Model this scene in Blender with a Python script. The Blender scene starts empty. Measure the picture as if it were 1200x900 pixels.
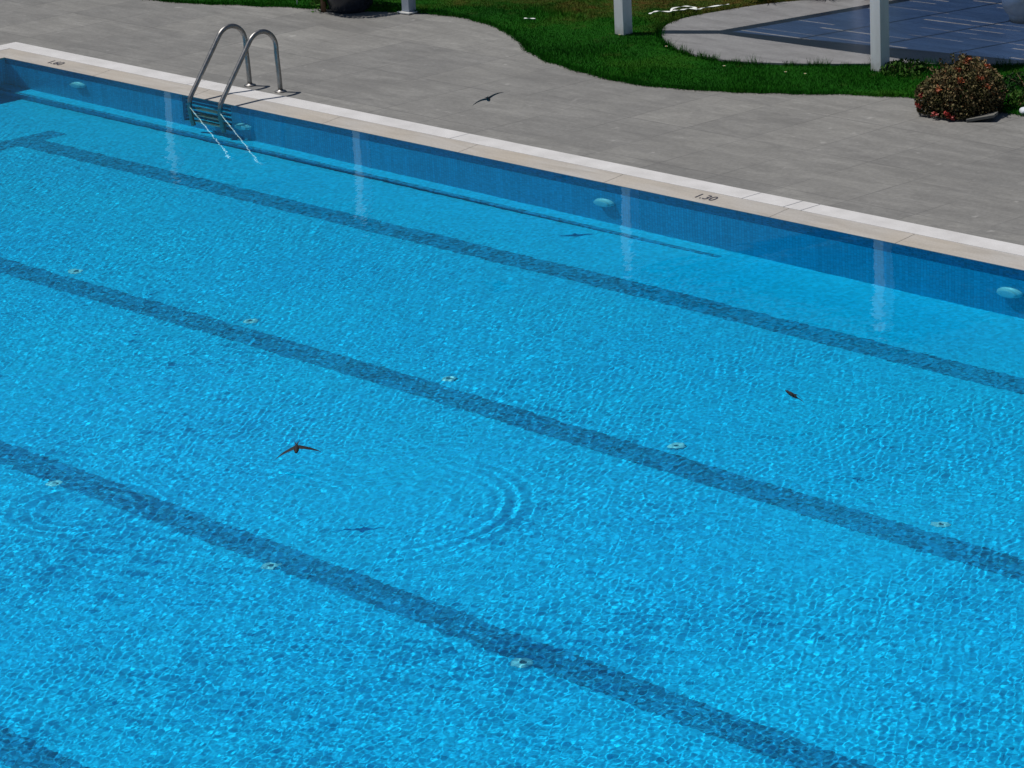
import bpy, bmesh, math, random
import numpy as np
from mathutils import Vector, Matrix
from mathutils.geometry import tessellate_polygon
random.seed(7); rng = np.random.default_rng(11)
R = math.radians
sc = bpy.context.scene
COL = sc.collection

# ------------------------------------------------------------------ helpers
def link(o, parent=None):
    COL.objects.link(o)
    if parent is not None: o.parent = parent
    return o

def tag(o, label=None, cat=None, group=None, kind=None):
    if label: o['label'] = label
    if cat: o['category'] = cat
    if group: o['group'] = group
    if kind: o['kind'] = kind
    return o

def empty(name, loc=(0, 0, 0), rz=0.0):
    o = bpy.data.objects.new(name, None); o.empty_display_size = .1
    o.location = loc; o.rotation_euler = (0, 0, rz)
    return link(o)

def obj(name, bm, mat, parent=None, smooth=False, loc=None):
    me = bpy.data.meshes.new(name); bm.to_mesh(me); bm.free()
    for m in (mat if isinstance(mat, (list, tuple)) else [mat]): me.materials.append(m)
    if smooth:
        for p in me.polygons: p.use_smooth = True
    o = bpy.data.objects.new(name, me)
    if loc is not None: o.location = loc
    return link(o, parent)

def np_obj(name, verts, faces, mat, parent=None, smooth=False, mat_idx=None):
    """verts (N,3), faces (M,k) all the same size"""
    me = bpy.data.meshes.new(name)
    v = np.asarray(verts, dtype=np.float32); f = np.asarray(faces, dtype=np.int32)
    k = f.shape[1]
    me.vertices.add(len(v)); me.vertices.foreach_set('co', v.ravel())
    me.loops.add(f.size); me.loops.foreach_set('vertex_index', f.ravel())
    me.polygons.add(len(f))
    me.polygons.foreach_set('loop_start', np.arange(len(f), dtype=np.int32) * k)
    for m in (mat if isinstance(mat, (list, tuple)) else [mat]): me.materials.append(m)
    if mat_idx is not None: me.polygons.foreach_set('material_index', np.asarray(mat_idx, dtype=np.int32))
    me.polygons.foreach_set('use_smooth', np.full(len(f), bool(smooth)))
    me.update(calc_edges=True); me.validate()
    o = bpy.data.objects.new(name, me)
    return link(o, parent)

def box(bm, x0, x1, y0, y1, z0, z1, bevel=0.0):
    vs = [bm.verts.new((x, y, z)) for z in (z0, z1) for y in (y0, y1) for x in (x0, x1)]
    q = [(0, 2, 3, 1), (4, 5, 7, 6), (0, 1, 5, 4), (2, 6, 7, 3), (0, 4, 6, 2), (1, 3, 7, 5)]
    fs = [bm.faces.new([vs[i] for i in t]) for t in q]
    if bevel:
        es = {e for f in fs for e in f.edges}
        bmesh.ops.bevel(bm, geom=list(es), offset=bevel, segments=2, affect='EDGES', profile=.6)

def quad(bm, a, b, c, d):
    return bm.faces.new([bm.verts.new(p) for p in (a, b, c, d)])

def tube(bm, pts, rad, n=14, cap=True):
    pts = [Vector(p) for p in pts]; rings = []
    rads = rad if isinstance(rad, (list, tuple)) else [rad] * len(pts)
    prev = None
    for i, p in enumerate(pts):
        t = (pts[min(i + 1, len(pts) - 1)] - pts[max(i - 1, 0)]).normalized()
        if prev is None:
            a = Vector((1, 0, 0)) if abs(t.x) < .9 else Vector((0, 1, 0))
            u = t.cross(a).normalized()
        else:
            u = (prev - t * prev.dot(t)).normalized()
        w = t.cross(u); prev = u
        rings.append([bm.verts.new(p + (u * math.cos(2 * math.pi * k / n) + w * math.sin(2 * math.pi * k / n)) * rads[i]) for k in range(n)])
    for a, b in zip(rings, rings[1:]):
        for k in range(n): bm.faces.new((a[k], a[(k + 1) % n], b[(k + 1) % n], b[k]))
    if cap:
        bm.faces.new(rings[0][::-1]); bm.faces.new(rings[-1])

def lathe(bm, prof, n=32, c=(0, 0, 0), cap=True):
    rings = [[bm.verts.new((c[0] + r * math.cos(2 * math.pi * k / n), c[1] + r * math.sin(2 * math.pi * k / n), c[2] + z)) for k in range(n)] for r, z in prof]
    for a, b in zip(rings, rings[1:]):
        for k in range(n): bm.faces.new((a[k], a[(k + 1) % n], b[(k + 1) % n], b[k]))
    if cap:
        bm.faces.new(rings[0][::-1]); bm.faces.new(rings[-1])

def spline(pts, per=8, closed=False):
    P = [Vector(p) for p in pts]; n = len(P); out = []
    for i in range(n if closed else n - 1):
        p0 = P[(i - 1) % n] if closed or i > 0 else P[0]
        p1 = P[i]; p2 = P[(i + 1) % n]
        p3 = P[(i + 2) % n] if closed or i + 2 < n else P[-1]
        for k in range(per):
            t = k / per
            out.append(.5 * ((2 * p1) + (p2 - p0) * t + (2 * p0 - 5 * p1 + 4 * p2 - p3) * t * t + (3 * p1 - p0 - 3 * p2 + p3) * t ** 3))
    if not closed: out.append(P[-1])
    return out

def poly_sheet(name, outline, z, mat, skirt=0.0):
    vs = [Vector((p[0], p[1], 0)) for p in outline]
    tris = tessellate_polygon([vs])
    bm = bmesh.new(); bv = [bm.verts.new((v.x, v.y, z)) for v in vs]
    for t in tris:
        try: bm.faces.new([bv[i] for i in t])
        except ValueError: pass
    if skirt:
        lo = [bm.verts.new((v.x, v.y, z - skirt)) for v in vs]
        n = len(bv)
        for i in range(n): bm.faces.new((bv[i], bv[(i + 1) % n], lo[(i + 1) % n], lo[i]))
    bmesh.ops.recalc_face_normals(bm, faces=bm.faces)
    for f in bm.faces:
        if abs(f.normal.z) > .5 and f.normal.z < 0: f.normal_flip()
    return obj(name, bm, mat)

def inside(px, py, poly):
    poly = np.asarray([(p[0], p[1]) for p in poly]); x, y = poly[:, 0], poly[:, 1]
    x2, y2 = np.roll(x, -1), np.roll(y, -1); res = np.zeros(len(px), bool)
    for a, b, c, d in zip(x, y, x2, y2):
        if b == d: continue
        cond = ((b > py) != (d > py)) & (px < (c - a) * (py - b) / (d - b) + a)
        res ^= cond
    return res

# ------------------------------------------------------------------ materials
class NT:
    def __init__(s, name):
        s.m = bpy.data.materials.new(name); s.m.use_nodes = True
        s.t = s.m.node_tree; s.t.nodes.clear(); s.N = s.t.nodes; s.L = s.t.links
        s.out = s.N.new('ShaderNodeOutputMaterial')
    def n(s, typ, **kw):
        o = s.N.new(typ)
        for k, v in kw.items():
            if k.startswith('_'): setattr(o, k[1:], v)
            else:
                key = k.replace('__', ' ')
                o.inputs[key].default_value = v
        return o
    def l(s, a, b): s.L.new(a, b)
    def geo(s): return s.n('ShaderNodeNewGeometry').outputs['Position']
    def noise(s, scale, detail=4, rough=.55, vec=None, dist=0.0):
        o = s.n('ShaderNodeTexNoise', Scale=scale, Detail=detail, Roughness=rough, Distortion=dist)
        s.l(vec if vec is not None else s.geo(), o.inputs['Vector']); return o.outputs['Fac']
    def ramp(s, fac, stops):
        o = s.n('ShaderNodeValToRGB'); e = o.color_ramp.elements
        while len(e) < len(stops): e.new(.5)
        for k, (p, c) in enumerate(stops):
            e[k].position = p; e[k].color = (*c, 1) if len(c) == 3 else c
        s.l(fac, o.inputs['Fac']); return o.outputs['Color']
    def math(s, op, a, b=0.0, c=None, clamp=False):
        o = s.n('ShaderNodeMath', _operation=op, _use_clamp=clamp)
        for i, v in enumerate((a, b, c)):
            if v is None: continue
            if isinstance(v, (int, float)): o.inputs[i].default_value = v
            else: s.l(v, o.inputs[i])
        return o.outputs[0]
    def mix(s, fac, a, b, mode='MIX'):
        o = s.n('ShaderNodeMix', _data_type='RGBA', _blend_type=mode)
        for i, v in ((0, fac), (6, a), (7, b)):
            if isinstance(v, (int, float)): o.inputs[i].default_value = v
            elif isinstance(v, tuple): o.inputs[i].default_value = (*v, 1)
            else: s.l(v, o.inputs[i])
        return o.outputs[2]
    def mapping(s, scale=(1, 1, 1), rot=(0, 0, 0), vec=None):
        o = s.n('ShaderNodeMapping', Scale=scale, Rotation=rot)
        s.l(vec if vec is not None else s.geo(), o.inputs['Vector']); return o.outputs['Vector']
    def bsdf(s, color, rough=.6, metal=0.0, spec=.5, bump=None, bstr=.3, bdist=.01, **kw):
        o = s.n('ShaderNodeBsdfPrincipled', Metallic=metal)
        o.inputs['Specular IOR Level'].default_value = spec
        if isinstance(color, tuple): o.inputs['Base Color'].default_value = (*color, 1)
        else: s.l(color, o.inputs['Base Color'])
        if isinstance(rough, (int, float)): o.inputs['Roughness'].default_value = rough
        else: s.l(rough, o.inputs['Roughness'])
        if bump is not None:
            b = s.n('ShaderNodeBump', Strength=bstr, Distance=bdist); s.l(bump, b.inputs['Height']); s.l(b.outputs[0], o.inputs['Normal'])
        for k, v in kw.items(): o.inputs[k.replace('__', ' ')].default_value = v
        s.l(o.outputs[0], s.out.inputs['Surface']); return o

def plain(name, color, rough=.6, metal=0.0, var=.12, scale=12, **kw):
    t = NT(name); f = t.noise(scale, 5)
    c = t.ramp(f, [(.3, tuple(x * (1 - var) for x in color)), (.7, tuple(min(1, x * (1 + var)) for x in color))])
    t.bsdf(c, rough, metal, **kw); return t.m

def mat_deck():
    t = NT('paved deck stone')
    sep = t.n('ShaderNodeSeparateXYZ'); t.l(t.geo(), sep.inputs[0])
    X, Y = sep.outputs[0], sep.outputs[1]
    wob = t.math('MULTIPLY', t.math('SUBTRACT', t.noise(3.0, 2), .5), .012)
    def lines(v, off, per, half):
        f = t.math('PINGPONG', t.math('ADD', t.math('ADD', v, off), wob), per / 2)
        return t.math('LESS_THAN', f, half)
    jx = lines(X, -1.352 + 76 * .765, .765, .006); jy = lines(Y, -1.90 + 1.15 * 20, 1.15, .006)
    patch = t.ramp(t.noise(.9, 2), [(.36, (.12, .12, .12)), (.58, (1, 1, 1))])
    j = t.math('MULTIPLY', t.math('MAXIMUM', jx, jy), patch)
    # each slab its own tone
    vx = t.math('FLOOR', t.math('DIVIDE', t.math('ADD', X, -1.352 + 76 * .765), .765))
    vy = t.math('FLOOR', t.math('DIVIDE', t.math('ADD', Y, -1.90 + 23.0), 1.15))
    cmb = t.n('ShaderNodeCombineXYZ'); t.l(vx, cmb.inputs[0]); t.l(vy, cmb.inputs[1])
    wn = t.n('ShaderNodeTexWhiteNoise', _noise_dimensions='3D'); t.l(cmb.outputs[0], wn.inputs['Vector'])
    streak = t.noise(1.0, 6, .62, t.mapping((1.4, 5.5, 1), (0, 0, R(24))), dist=.7)
    fine = t.noise(28, 5, .7)
    mid = t.noise(2.2, 5, .6)
    c = t.ramp(streak, [(.28, (.155, .152, .146)), (.52, (.195, .191, .183)), (.75, (.245, .240, .230))])
    c = t.mix(.55, c, t.ramp(fine, [(.3, (.36, .36, .36)), (.7, (.64, .64, .64))]), 'OVERLAY')
    c = t.mix(.45, c, t.ramp(mid, [(.3, (.40, .40, .40)), (.7, (.60, .60, .59))]), 'OVERLAY')
    slab = t.ramp(wn.outputs['Value'], [(0, (.89, .89, .89)), (1, (1.08, 1.075, 1.06))])
    c = t.mix(1.0, c, slab, 'MULTIPLY')
    stain = t.ramp(t.noise(.55, 6, .68), [(.50, (0, 0, 0)), (.68, (1, 1, 1))])
    c = t.mix(t.math('MULTIPLY', stain, .30), c, (.115, .112, .105))
    scr = t.ramp(t.noise(1.0, 3, .5, t.mapping((2.5, 26, 1), (0, 0, R(37)))), [(.63, (0, 0, 0)), (.72, (1, 1, 1))])
    c = t.mix(t.math('MULTIPLY', scr, .16), c, (.36, .35, .33))
    spots = t.ramp(t.noise(6.5, 3, .5), [(.68, (0, 0, 0)), (.76, (1, 1, 1))])
    c = t.mix(t.math('MULTIPLY', spots, .30), c, (.5, .49, .47))
    c = t.mix(t.math('MULTIPLY', j, .85), c, (.10, .098, .095))
    t.bsdf(c, .62, bump=t.math('SUBTRACT', fine, t.math('MULTIPLY', j, .8)), bstr=.35, bdist=.006); return t.m

def mat_patio():
    t = NT('polished patio paving')
    sep = t.n('ShaderNodeSeparateXYZ'); t.l(t.geo(), sep.inputs[0])
    j = None
    for v, per in ((sep.outputs[0], .6), (sep.outputs[1], .6)):
        f = t.math('LESS_THAN', t.math('PINGPONG', t.math('ADD', v, 60.17), per / 2), .005)
        j = f if j is None else t.math('MAXIMUM', j, f)
    st = t.noise(1.2, 6, .6, t.mapping((1.5, 6, 1), (0, 0, R(8))), dist=.5)
    c = t.ramp(st, [(.3, (.20, .195, .20)), (.7, (.285, .28, .285))])
    c = t.mix(.5, c, t.ramp(t.noise(40, 4), [(.3, (.38, .38, .38)), (.7, (.62, .62, .62))]), 'OVERLAY')
    c = t.mix(t.math('MULTIPLY', j, .22), c, (.09, .088, .085))
    t.bsdf(c, .32, bump=st, bstr=.08, bdist=.01, spec=.6); return t.m

def mat_coping():
    t = NT('honed coping stone')
    st = t.noise(1.0, 5, .6, t.mapping((1.2, 9, 1)), dist=.6)
    big = t.noise(.8, 3)
    c = t.ramp(st, [(.25, (.31, .285, .255)), (.5, (.40, .375, .345)), (.75, (.46, .44, .42))])
    c = t.mix(t.ramp(big, [(.4, (0, 0, 0)), (.7, (.55, .55, .55))]), c, (.42, .355, .27))
    c = t.mix(.35, c, t.ramp(t.noise(60, 4), [(.3, (.38, .38, .38)), (.7, (.62, .62, .62))]), 'OVERLAY')
    t.bsdf(c, .5, bump=st, bstr=.1); return t.m

def mat_grating():
    t = NT('white plastic grating')
    sep = t.n('ShaderNodeSeparateXYZ'); t.l(t.geo(), sep.inputs[0])
    s1 = t.math('LESS_THAN', t.math('PINGPONG', t.math('ADD', sep.outputs[0], 50), .011), .0026)
    d = t.ramp(t.noise(3.5, 5), [(.3, (.57, .555, .545)), (.7, (.70, .685, .68))])
    d = t.mix(.3, d, t.ramp(t.noise(45, 3), [(.3, (.4, .4, .4)), (.7, (.6, .6, .6))]), 'OVERLAY')
    c = t.mix(t.math('MULTIPLY', s1, .45), d, (.35, .34, .34))
    t.bsdf(c, .45); return t.m

def mat_mosaic(name, base, var=.16, wall=False, dark=None, grout=(.45, .72, .85), gf=.35, size=.033, col=0.0):
    t = NT(name)
    vec = t.geo()
    if wall:
        sep = t.n('ShaderNodeSeparateXYZ'); t.l(vec, sep.inputs[0])
        cm = t.n('ShaderNodeCombineXYZ'); t.l(t.math('ADD', sep.outputs[0], sep.outputs[1]), cm.inputs[0]); t.l(sep.outputs[2], cm.inputs[1]); vec = cm.outputs[0]
    s2 = t.n('ShaderNodeSeparateXYZ'); t.l(vec, s2.inputs[0])
    fx = t.math('FLOOR', t.math('DIVIDE', s2.outputs[0], size)); fy = t.math('FLOOR', t.math('DIVIDE', s2.outputs[1], size))
    cm2 = t.n('ShaderNodeCombineXYZ'); t.l(fx, cm2.inputs[0]); t.l(fy, cm2.inputs[1])
    wn = t.n('ShaderNodeTexWhiteNoise', _noise_dimensions='3D'); t.l(cm2.outputs[0], wn.inputs['Vector'])
    lo = tuple(x * (1 - var) for x in base); hi = tuple(min(1, x * (1 + var)) for x in base)
    c = t.ramp(wn.outputs['Value'], [(0, lo), (1, hi)])
    if col:
        cm3 = t.n('ShaderNodeCombineXYZ'); t.l(fx, cm3.inputs[0])
        w3 = t.n('ShaderNodeTexWhiteNoise', _noise_dimensions='3D'); t.l(cm3.outputs[0], w3.inputs['Vector'])
        c = t.mix(1.0, c, t.ramp(w3.outputs['Value'], [(0, (1 - col,) * 3), (1, (1 + col * .4,) * 3)]), 'MULTIPLY')
    gx = t.math('LESS_THAN', t.math('PINGPONG', t.math('ADD', s2.outputs[0], 33.0), size / 2), .0022)
    gy = t.math('LESS_THAN', t.math('PINGPONG', t.math('ADD', s2.outputs[1], 33.0), size / 2), .0022)
    g = t.math('MAXIMUM', gx, gy)
    pt = t.ramp(t.noise(.7, 3), [(.42, (.25, .25, .25)), (.62, (1, 1, 1))])
    c = t.mix(t.math('MULTIPLY', t.math('MULTIPLY', g, gf), pt), c, grout)
    c = t.mix(.35, c, t.ramp(t.noise(.6, 4), [(.3, (.42, .42, .42)), (.7, (.58, .58, .58))]), 'OVERLAY')
    t.bsdf(c, .35); return t.m

def mat_water():
    t = NT('clear pool water')
    g = t.n('ShaderNodeBsdfGlass', Roughness=0.0, IOR=1.333); g.inputs['Color'].default_value = (.62, .97, 1, 1)
    t.l(g.outputs[0], t.out.inputs['Surface']); return t.m

def mat_grass(name, blades=True):
    t = NT(name)
    big = t.noise(.9, 4, .6); fine = t.noise(55, 2)
    c = t.ramp(big, [(.30, (.006, .064, .003)), (.55, (.012, .105, .004)), (.74, (.034, .125, .007))])
    sep = t.n('ShaderNodeSeparateXYZ'); t.l(t.geo(), sep.inputs[0])
    far = t.math('ADD', t.math('MULTIPLY', sep.outputs[1], .70), t.math('MULTIPLY', sep.outputs[0], -.10))
    far = t.math('ADD', far, t.math('MULTIPLY', t.math('SUBTRACT', t.noise(1.6, 4), .5), 3.2))
    dry = t.ramp(t.math('SUBTRACT', far, 4.1, clamp=False), [(.0, (0, 0, 0)), (.9, (1, 1, 1))])
    c = t.mix(t.math('MULTIPLY', dry, .75), c, t.ramp(t.noise(9, 3), [(.35, (.055, .085, .012)), (.55, (.12, .085, .02)), (.7, (.17, .075, .025))]))
    dp = t.ramp(t.noise(2.7, 5, .65), [(.60, (0, 0, 0)), (.74, (1, 1, 1))])
    c = t.mix(t.math('MULTIPLY', dp, .6), c, (.085, .095, .022))
    if not blades: c = t.mix(1.0, c, (.6, .6, .55), 'MULTIPLY')
    c = t.mix(.8, c, t.ramp(fine, [(.25, (.25, .25, .25)), (.75, (.75, .75, .75))]), 'OVERLAY')
    b = t.bsdf(c, .75, spec=.06)
    return t.m

def mat_leaf(name, cols, scale=60, trans=.0):
    t = NT(name)
    wn = t.noise(scale, 1)
    n = len(cols)
    c = t.ramp(wn, [(.28 + .44 * k / max(1, n - 1), col) for k, col in enumerate(cols)])
    t.bsdf(c, .7, spec=.1); return t.m

def mat_leaf2(name, cols, scale=60):
    t = NT(name)
    f = t.math('ADD', t.math('MULTIPLY', t.noise(scale, 1), .55), t.math('MULTIPLY', t.noise(7.0, 2), .45))
    n = len(cols)
    c = t.ramp(f, [(.34 + .30 * k / (n - 1), col) for k, col in enumerate(cols)])
    t.bsdf(c, .7, spec=.1); return t.m

def mat_post():
    t = NT('white painted post')
    sep = t.n('ShaderNodeSeparateXYZ'); t.l(t.geo(), sep.inputs[0])
    c = t.ramp(t.noise(1.0, 5, .6, t.mapping((9, 9, 1.5))), [(.3, (.64, .65, .67)), (.7, (.76, .77, .79))])
    d = t.math('SUBTRACT', .32, t.math('ADD', sep.outputs[2], t.math('MULTIPLY', t.noise(14, 4), .32)))
    c = t.mix(t.math('MULTIPLY', d, 4.0, clamp=True), c, (.30, .29, .24))
    t.bsdf(c, .45); return t.m

def mat_poly():
    t = NT('blue tinted roof sheet')
    tr = t.n('ShaderNodeBsdfTransparent'); tr.inputs[0].default_value = (.085, .19, .46, 1)
    gl = t.n('ShaderNodeBsdfGlossy', Roughness=.12)
    mx = t.n('ShaderNodeMixShader', Fac=.06)
    t.l(tr.outputs[0], mx.inputs[1]); t.l(gl.outputs[0], mx.inputs[2]); t.l(mx.outputs[0], t.out.inputs['Surface']); return t.m

M = dict(
    deck=mat_deck(), patio=mat_patio(), coping=mat_coping(), grating=mat_grating(), water=mat_water(),
    floor=mat_mosaic('pale blue floor mosaic', (.001, .50, .81), grout=(.008, .56, .82)),
    wall=mat_mosaic('blue wall mosaic', (.001, .43, .68), wall=True, gf=.8, grout=(.01, .17, .34), col=.12),
    band=mat_mosaic('navy waterline mosaic', (.003, .13, .28), .35, wall=True, grout=(.03, .30, .45), gf=.35),
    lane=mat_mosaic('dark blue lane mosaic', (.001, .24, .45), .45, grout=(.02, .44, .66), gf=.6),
    steel=None, lawn=mat_grass('lawn soil', False), blade=mat_grass('lawn blades'),
    white=mat_post(),
    greypaint=plain('grey painted metal', (.30, .34, .40), .4, var=.08, scale=8),
    fitting=plain('white pool fitting', (.38, .72, .80), .35, var=.05),
    hole=plain('dark nozzle', (.02, .10, .16), .5),
    timber=plain('dark roof board', (.10, .085, .075), .6, var=.25),
    soil=plain('dry earth', (.13, .10, .07), .9, var=.3, scale=4),
    pot=plain('dark glazed pot', (.018, .022, .032), .25, var=.3),
    sphere=plain('pale stone sphere', (.55, .53, .51), .55, var=.15, scale=9),
    slab=plain('grey stone slab', (.13, .127, .113), .7, var=.15),
    rock=plain('white stone', (.62, .66, .72), .6, var=.1),
    strap=plain('white webbing', (.80, .82, .78), .6, var=.06),
    ink=plain('dark marking paint', (.05, .05, .07), .6),
    feather=plain('blue black feathers', (.004, .004, .006), .8, var=.4, scale=80),
    belly=plain('rusty brown feathers', (.03, .014, .011), .8, var=.3, scale=80),
    bark=plain('brown bark', (.16, .09, .05), .8, var=.3, scale=30),
    petal=plain('red petals', (.36, .045, .035), .5, var=.3, scale=40),
    petal2=plain('orange petals', (.32, .075, .02), .5, var=.3, scale=40),
    daisy=plain('white petals', (.8, .8, .75), .5),
    ylw=plain('yellow flower centre', (.7, .45, .05), .5),
    bushleaf=mat_leaf2('bronze bush leaves', [(.03, .045, .012), (.09, .08, .028), (.205, .16, .08), (.17, .075, .03)], 45),
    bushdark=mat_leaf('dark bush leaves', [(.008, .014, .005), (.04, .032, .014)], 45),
    green=mat_leaf('green leaves', [(.015, .05, .008), (.04, .11, .014), (.07, .13, .02)], 40),
    dgreen=mat_leaf('dark green leaves', [(.006, .016, .006), (.014, .035, .010), (.024, .05, .012)], 40),
    straw=mat_leaf('straw coloured blades', [(.10, .10, .03), (.24, .15, .06), (.22, .09, .03)], 30),
    poly=mat_poly(),
    added_hill=plain('dark scrub on added slope', (.010, .030, .012), .9, var=.5, scale=.5),
)
def mat_steel():
    t = NT('brushed stainless steel')
    c = t.ramp(t.noise(14, 4), [(.3, (.21, .205, .20)), (.7, (.32, .31, .30))])
    t.bsdf(c, t.ramp(t.noise(30, 3), [(.3, (.36, .36, .36)), (.7, (.5, .5, .5))]), 1.0); return t.m
M['steel'] = mat_steel()

# ------------------------------------------------------------------ pool
PX0, PX1, PY0 = -11.05, 13.95, -16.0            # inner edges of the pool: left end, right end, near side (far side is y = 0)
DEP, SL = -1.317, .0254                          # floor depth; the floor falls towards the left of x = 0
def zf(x): return DEP + SL * min(0.0, x)
pool = empty('swimming_pool', (0, 0, 0))
tag(pool, 'large rectangular outdoor swimming pool lined with blue mosaic, white grating along its rim', 'swimming pool')

bm = bmesh.new()                                 # floor, up to the far wall's ledge
LY = -.1735
for xa, xb in ((PX0, 0.0), (0.0, PX1)):
    quad(bm, (xa, PY0, zf(xa)), (xb, PY0, zf(xb)), (xb, LY, zf(xb)), (xa, LY, zf(xa)))
quad(bm, (0, LY, DEP), (PX1, LY, DEP), (PX1, 0, DEP), (0, 0, DEP))
obj('pool_floor', bm, M['floor'], pool)
bm = bmesh.new()
quad(bm, (PX0, LY, DEP), (0, LY, DEP), (0, 0, DEP), (PX0, 0, DEP))
f = bm.faces.new([bm.verts.new(p) for p in ((PX0, LY, zf(PX0)), (0, LY, DEP), (PX0, LY, DEP))])
led = obj('ledge', bm, M['floor'], pool)
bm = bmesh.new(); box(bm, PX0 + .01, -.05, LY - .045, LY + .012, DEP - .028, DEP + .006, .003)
obj('ledge_edge_strip', bm, M['lane'], led)  # thin dark strip set along the front edge of the ledge
# far wall with a ladder recess
NX0, NX1, ND, ZT, ZB = -7.86, -7.05, .14, -.03, -.30
bm = bmesh.new()
for xa, xb in ((PX0, NX0), (NX1, PX1)):
    quad(bm, (xa, 0, DEP), (xb, 0, DEP), (xb, 0, ZB), (xa, 0, ZB))
quad(bm, (NX0, 0, DEP), (NX1, 0, DEP), (NX1, 0, -1.12), (NX0, 0, -1.12))
quad(bm, (NX0, ND, -1.12), (NX1, ND, -1.12), (NX1, ND, -.05), (NX0, ND, -.05))
quad(bm, (NX0, 0, -1.12), (NX1, 0, -1.12), (NX1, ND, -1.12), (NX0, ND, -1.12))
quad(bm, (NX0, 0, -1.12), (NX0, ND, -1.12), (NX0, ND, -.05), (NX0, 0, -.05))
quad(bm, (NX1, ND, -1.12), (NX1, 0, -1.12), (NX1, 0, -.05), (NX1, ND, -.05))
quad(bm, (NX0, ND, -.05), (NX1, ND, -.05), (NX1, 0, -.05), (NX0, 0, -.05))
obj('far_wall', bm, M['wall'], pool)
bm = bmesh.new()
for k in range(5):
    z = -.22 - k * .19
    box(bm, NX0 + .003, NX1 - .003, .03, ND - .003, z - .05, z)
obj('recess_step', bm, M['wall'], pool)
bm = bmesh.new()
for xa, xb in ((PX0, NX0), (NX1, PX1)):
    quad(bm, (xa, 0, ZB), (xb, 0, ZB), (xb, 0, ZT + .03), (xa, 0, ZT + .03))
obj('waterline_band', bm, M['band'], pool)
bm = bmesh.new(); quad(bm, (PX0, PY0, zf(PX0)), (PX0, 0, zf(PX0)), (PX0, 0, 0), (PX0, PY0, 0))
obj('end_wall', bm, M['wall'], pool)
bm = bmesh.new(); quad(bm, (PX1, 0, DEP), (PX1, PY0, DEP), (PX1, PY0, 0), (PX1, 0, 0))
obj('end_wall', bm, M['wall'], pool)
bm = bmesh.new()
quad(bm, (PX0, PY0, zf(PX0)), (PX1, PY0, zf(PX1)), (PX1, PY0, 0), (PX0, PY0, 0))
obj('near_wall', bm, M['wall'], pool)
# lane lines with their cross bars
for yl in (-1.32, -4.22, -7.21, -10.22, -13.2):
    bm = bmesh.new(); xe = -8.72
    for xa, xb in ((xe, 0.0), (0.0, 11.6)):
        quad(bm, (xa, yl - .15, zf(xa) + .004), (xb, yl - .15, zf(xb) + .004), (xb, yl + .15, zf(xb) + .004), (xa, yl + .15, zf(xa) + .004))
    for x0, x1 in ((xe - .30, xe), (11.6, 11.9)):
        quad(bm, (x0, yl - .45, zf(x0) + .004), (x1, yl - .45, zf(x1) + .004), (x1, yl + .45, zf(x1) + .004), (x0, yl + .45, zf(x0) + .004))
    obj('lane_line', bm, M['lane'], pool)
# floor return inlets in two rows
def inlet_bm(ring):
    b = bmesh.new()
    if ring: lathe(b, [(.064, 0), (.064, .008), (.052, .012), (.022, .013), (.022, .004)], 24)
    else: lathe(b, [(.021, 0), (.021, .008)], 16)
    return b
first = None
for yl, x0 in ((-3.93, .62), (-7.36, .18)):
    for k in range(-3, 4 if yl > -5 else 3):
        x = x0 + 2.47 * k
        if first is None:
            a = obj('floor_inlet', inlet_bm(True), M['fitting'], pool, True); n_ = obj('nozzle', inlet_bm(False), M['hole'], a)
            first = a
        else:
            a = first.copy(); COL.objects.link(a); n_ = first.children[0].copy(); COL.objects.link(n_); n_.parent = a; a.parent = pool
        a.location = (x, yl, zf(x) + .003)
# wall lights
def light_bm(rx, rz, d):
    b = bmesh.new(); n = 28
    prof = [(1.0, 0), (1.0, .35), (.86, .72), (.55, .95), (.2, 1.0)]
    rings = [[b.verts.new((r * rx * math.cos(2 * math.pi * k / n), -d * h, r * rz * math.sin(2 * math.pi * k / n))) for k in range(n)] for r, h in prof]
    for p, q in zip(rings, rings[1:]):
        for k in range(n): b.faces.new((p[k], p[(k + 1) % n], q[(k + 1) % n], q[k]))
    b.faces.new(rings[-1]); bmesh.ops.recalc_face_normals(b, faces=b.faces); return b
for x, z, s in ((-9.67, -.56, 1.0), (-6.84, -.80, 1.0), (-1.64, -.66, 1.0), (2.99, -.68, 1.05)):
    w = obj('wall_light', light_bm(.12 * s, .115 * s, .06), M['fitting'], pool, True, (x, -.001, z))
    obj('lens', light_bm(.095 * s, .095 * s, .012), M['fitting'], w, True, (0, -.058, 0))
# rim: sloping stone strip and white overflow grating
def strip(bm, xa, xb, y0, z0, y1, z1, zb):
    a = [(xa, y0, zb), (xa, y0, z0), (xa, y1, z1), (xa, y1, zb)]; b_ = [(xb, y, z) for _, y, z in a]
    va = [bm.verts.new(p) for p in a]; vb = [bm.verts.new(p) for p in b_]
    for k in range(4): bm.faces.new((va[k], vb[k], vb[(k + 1) % 4], va[(k + 1) % 4]))
    bm.faces.new(va[::-1]); bm.faces.new(vb)
joints = [PX0, -9.4, -7.7, -5.6, -3.6, -1.65, .37, 1.78, 3.6, 5.4, 7.3, 9.2, 11.2, PX1]
stones = []
for xa, xb in zip(joints, joints[1:]):
    bm = bmesh.new(); strip(bm, xa + .003, xb - .003, -.004, .003, .245, .028, -.003)
    bmesh.ops.recalc_face_normals(bm, faces=bm.faces)
    stones.append(obj('coping_stone', bm, M['coping'], pool))
gj = [PX0 - .497, -8.1, -4.0, -.19, .30, .50, 4.0, 8.0, PX1 + .497]
for xa, xb in zip(gj, gj[1:]):
    bm = bmesh.new(); box(bm, xa + .004, xb - .004, .252, .497, -.06, .030, .004)
    obj('grating_section', bm, M['grating'], pool)
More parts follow.
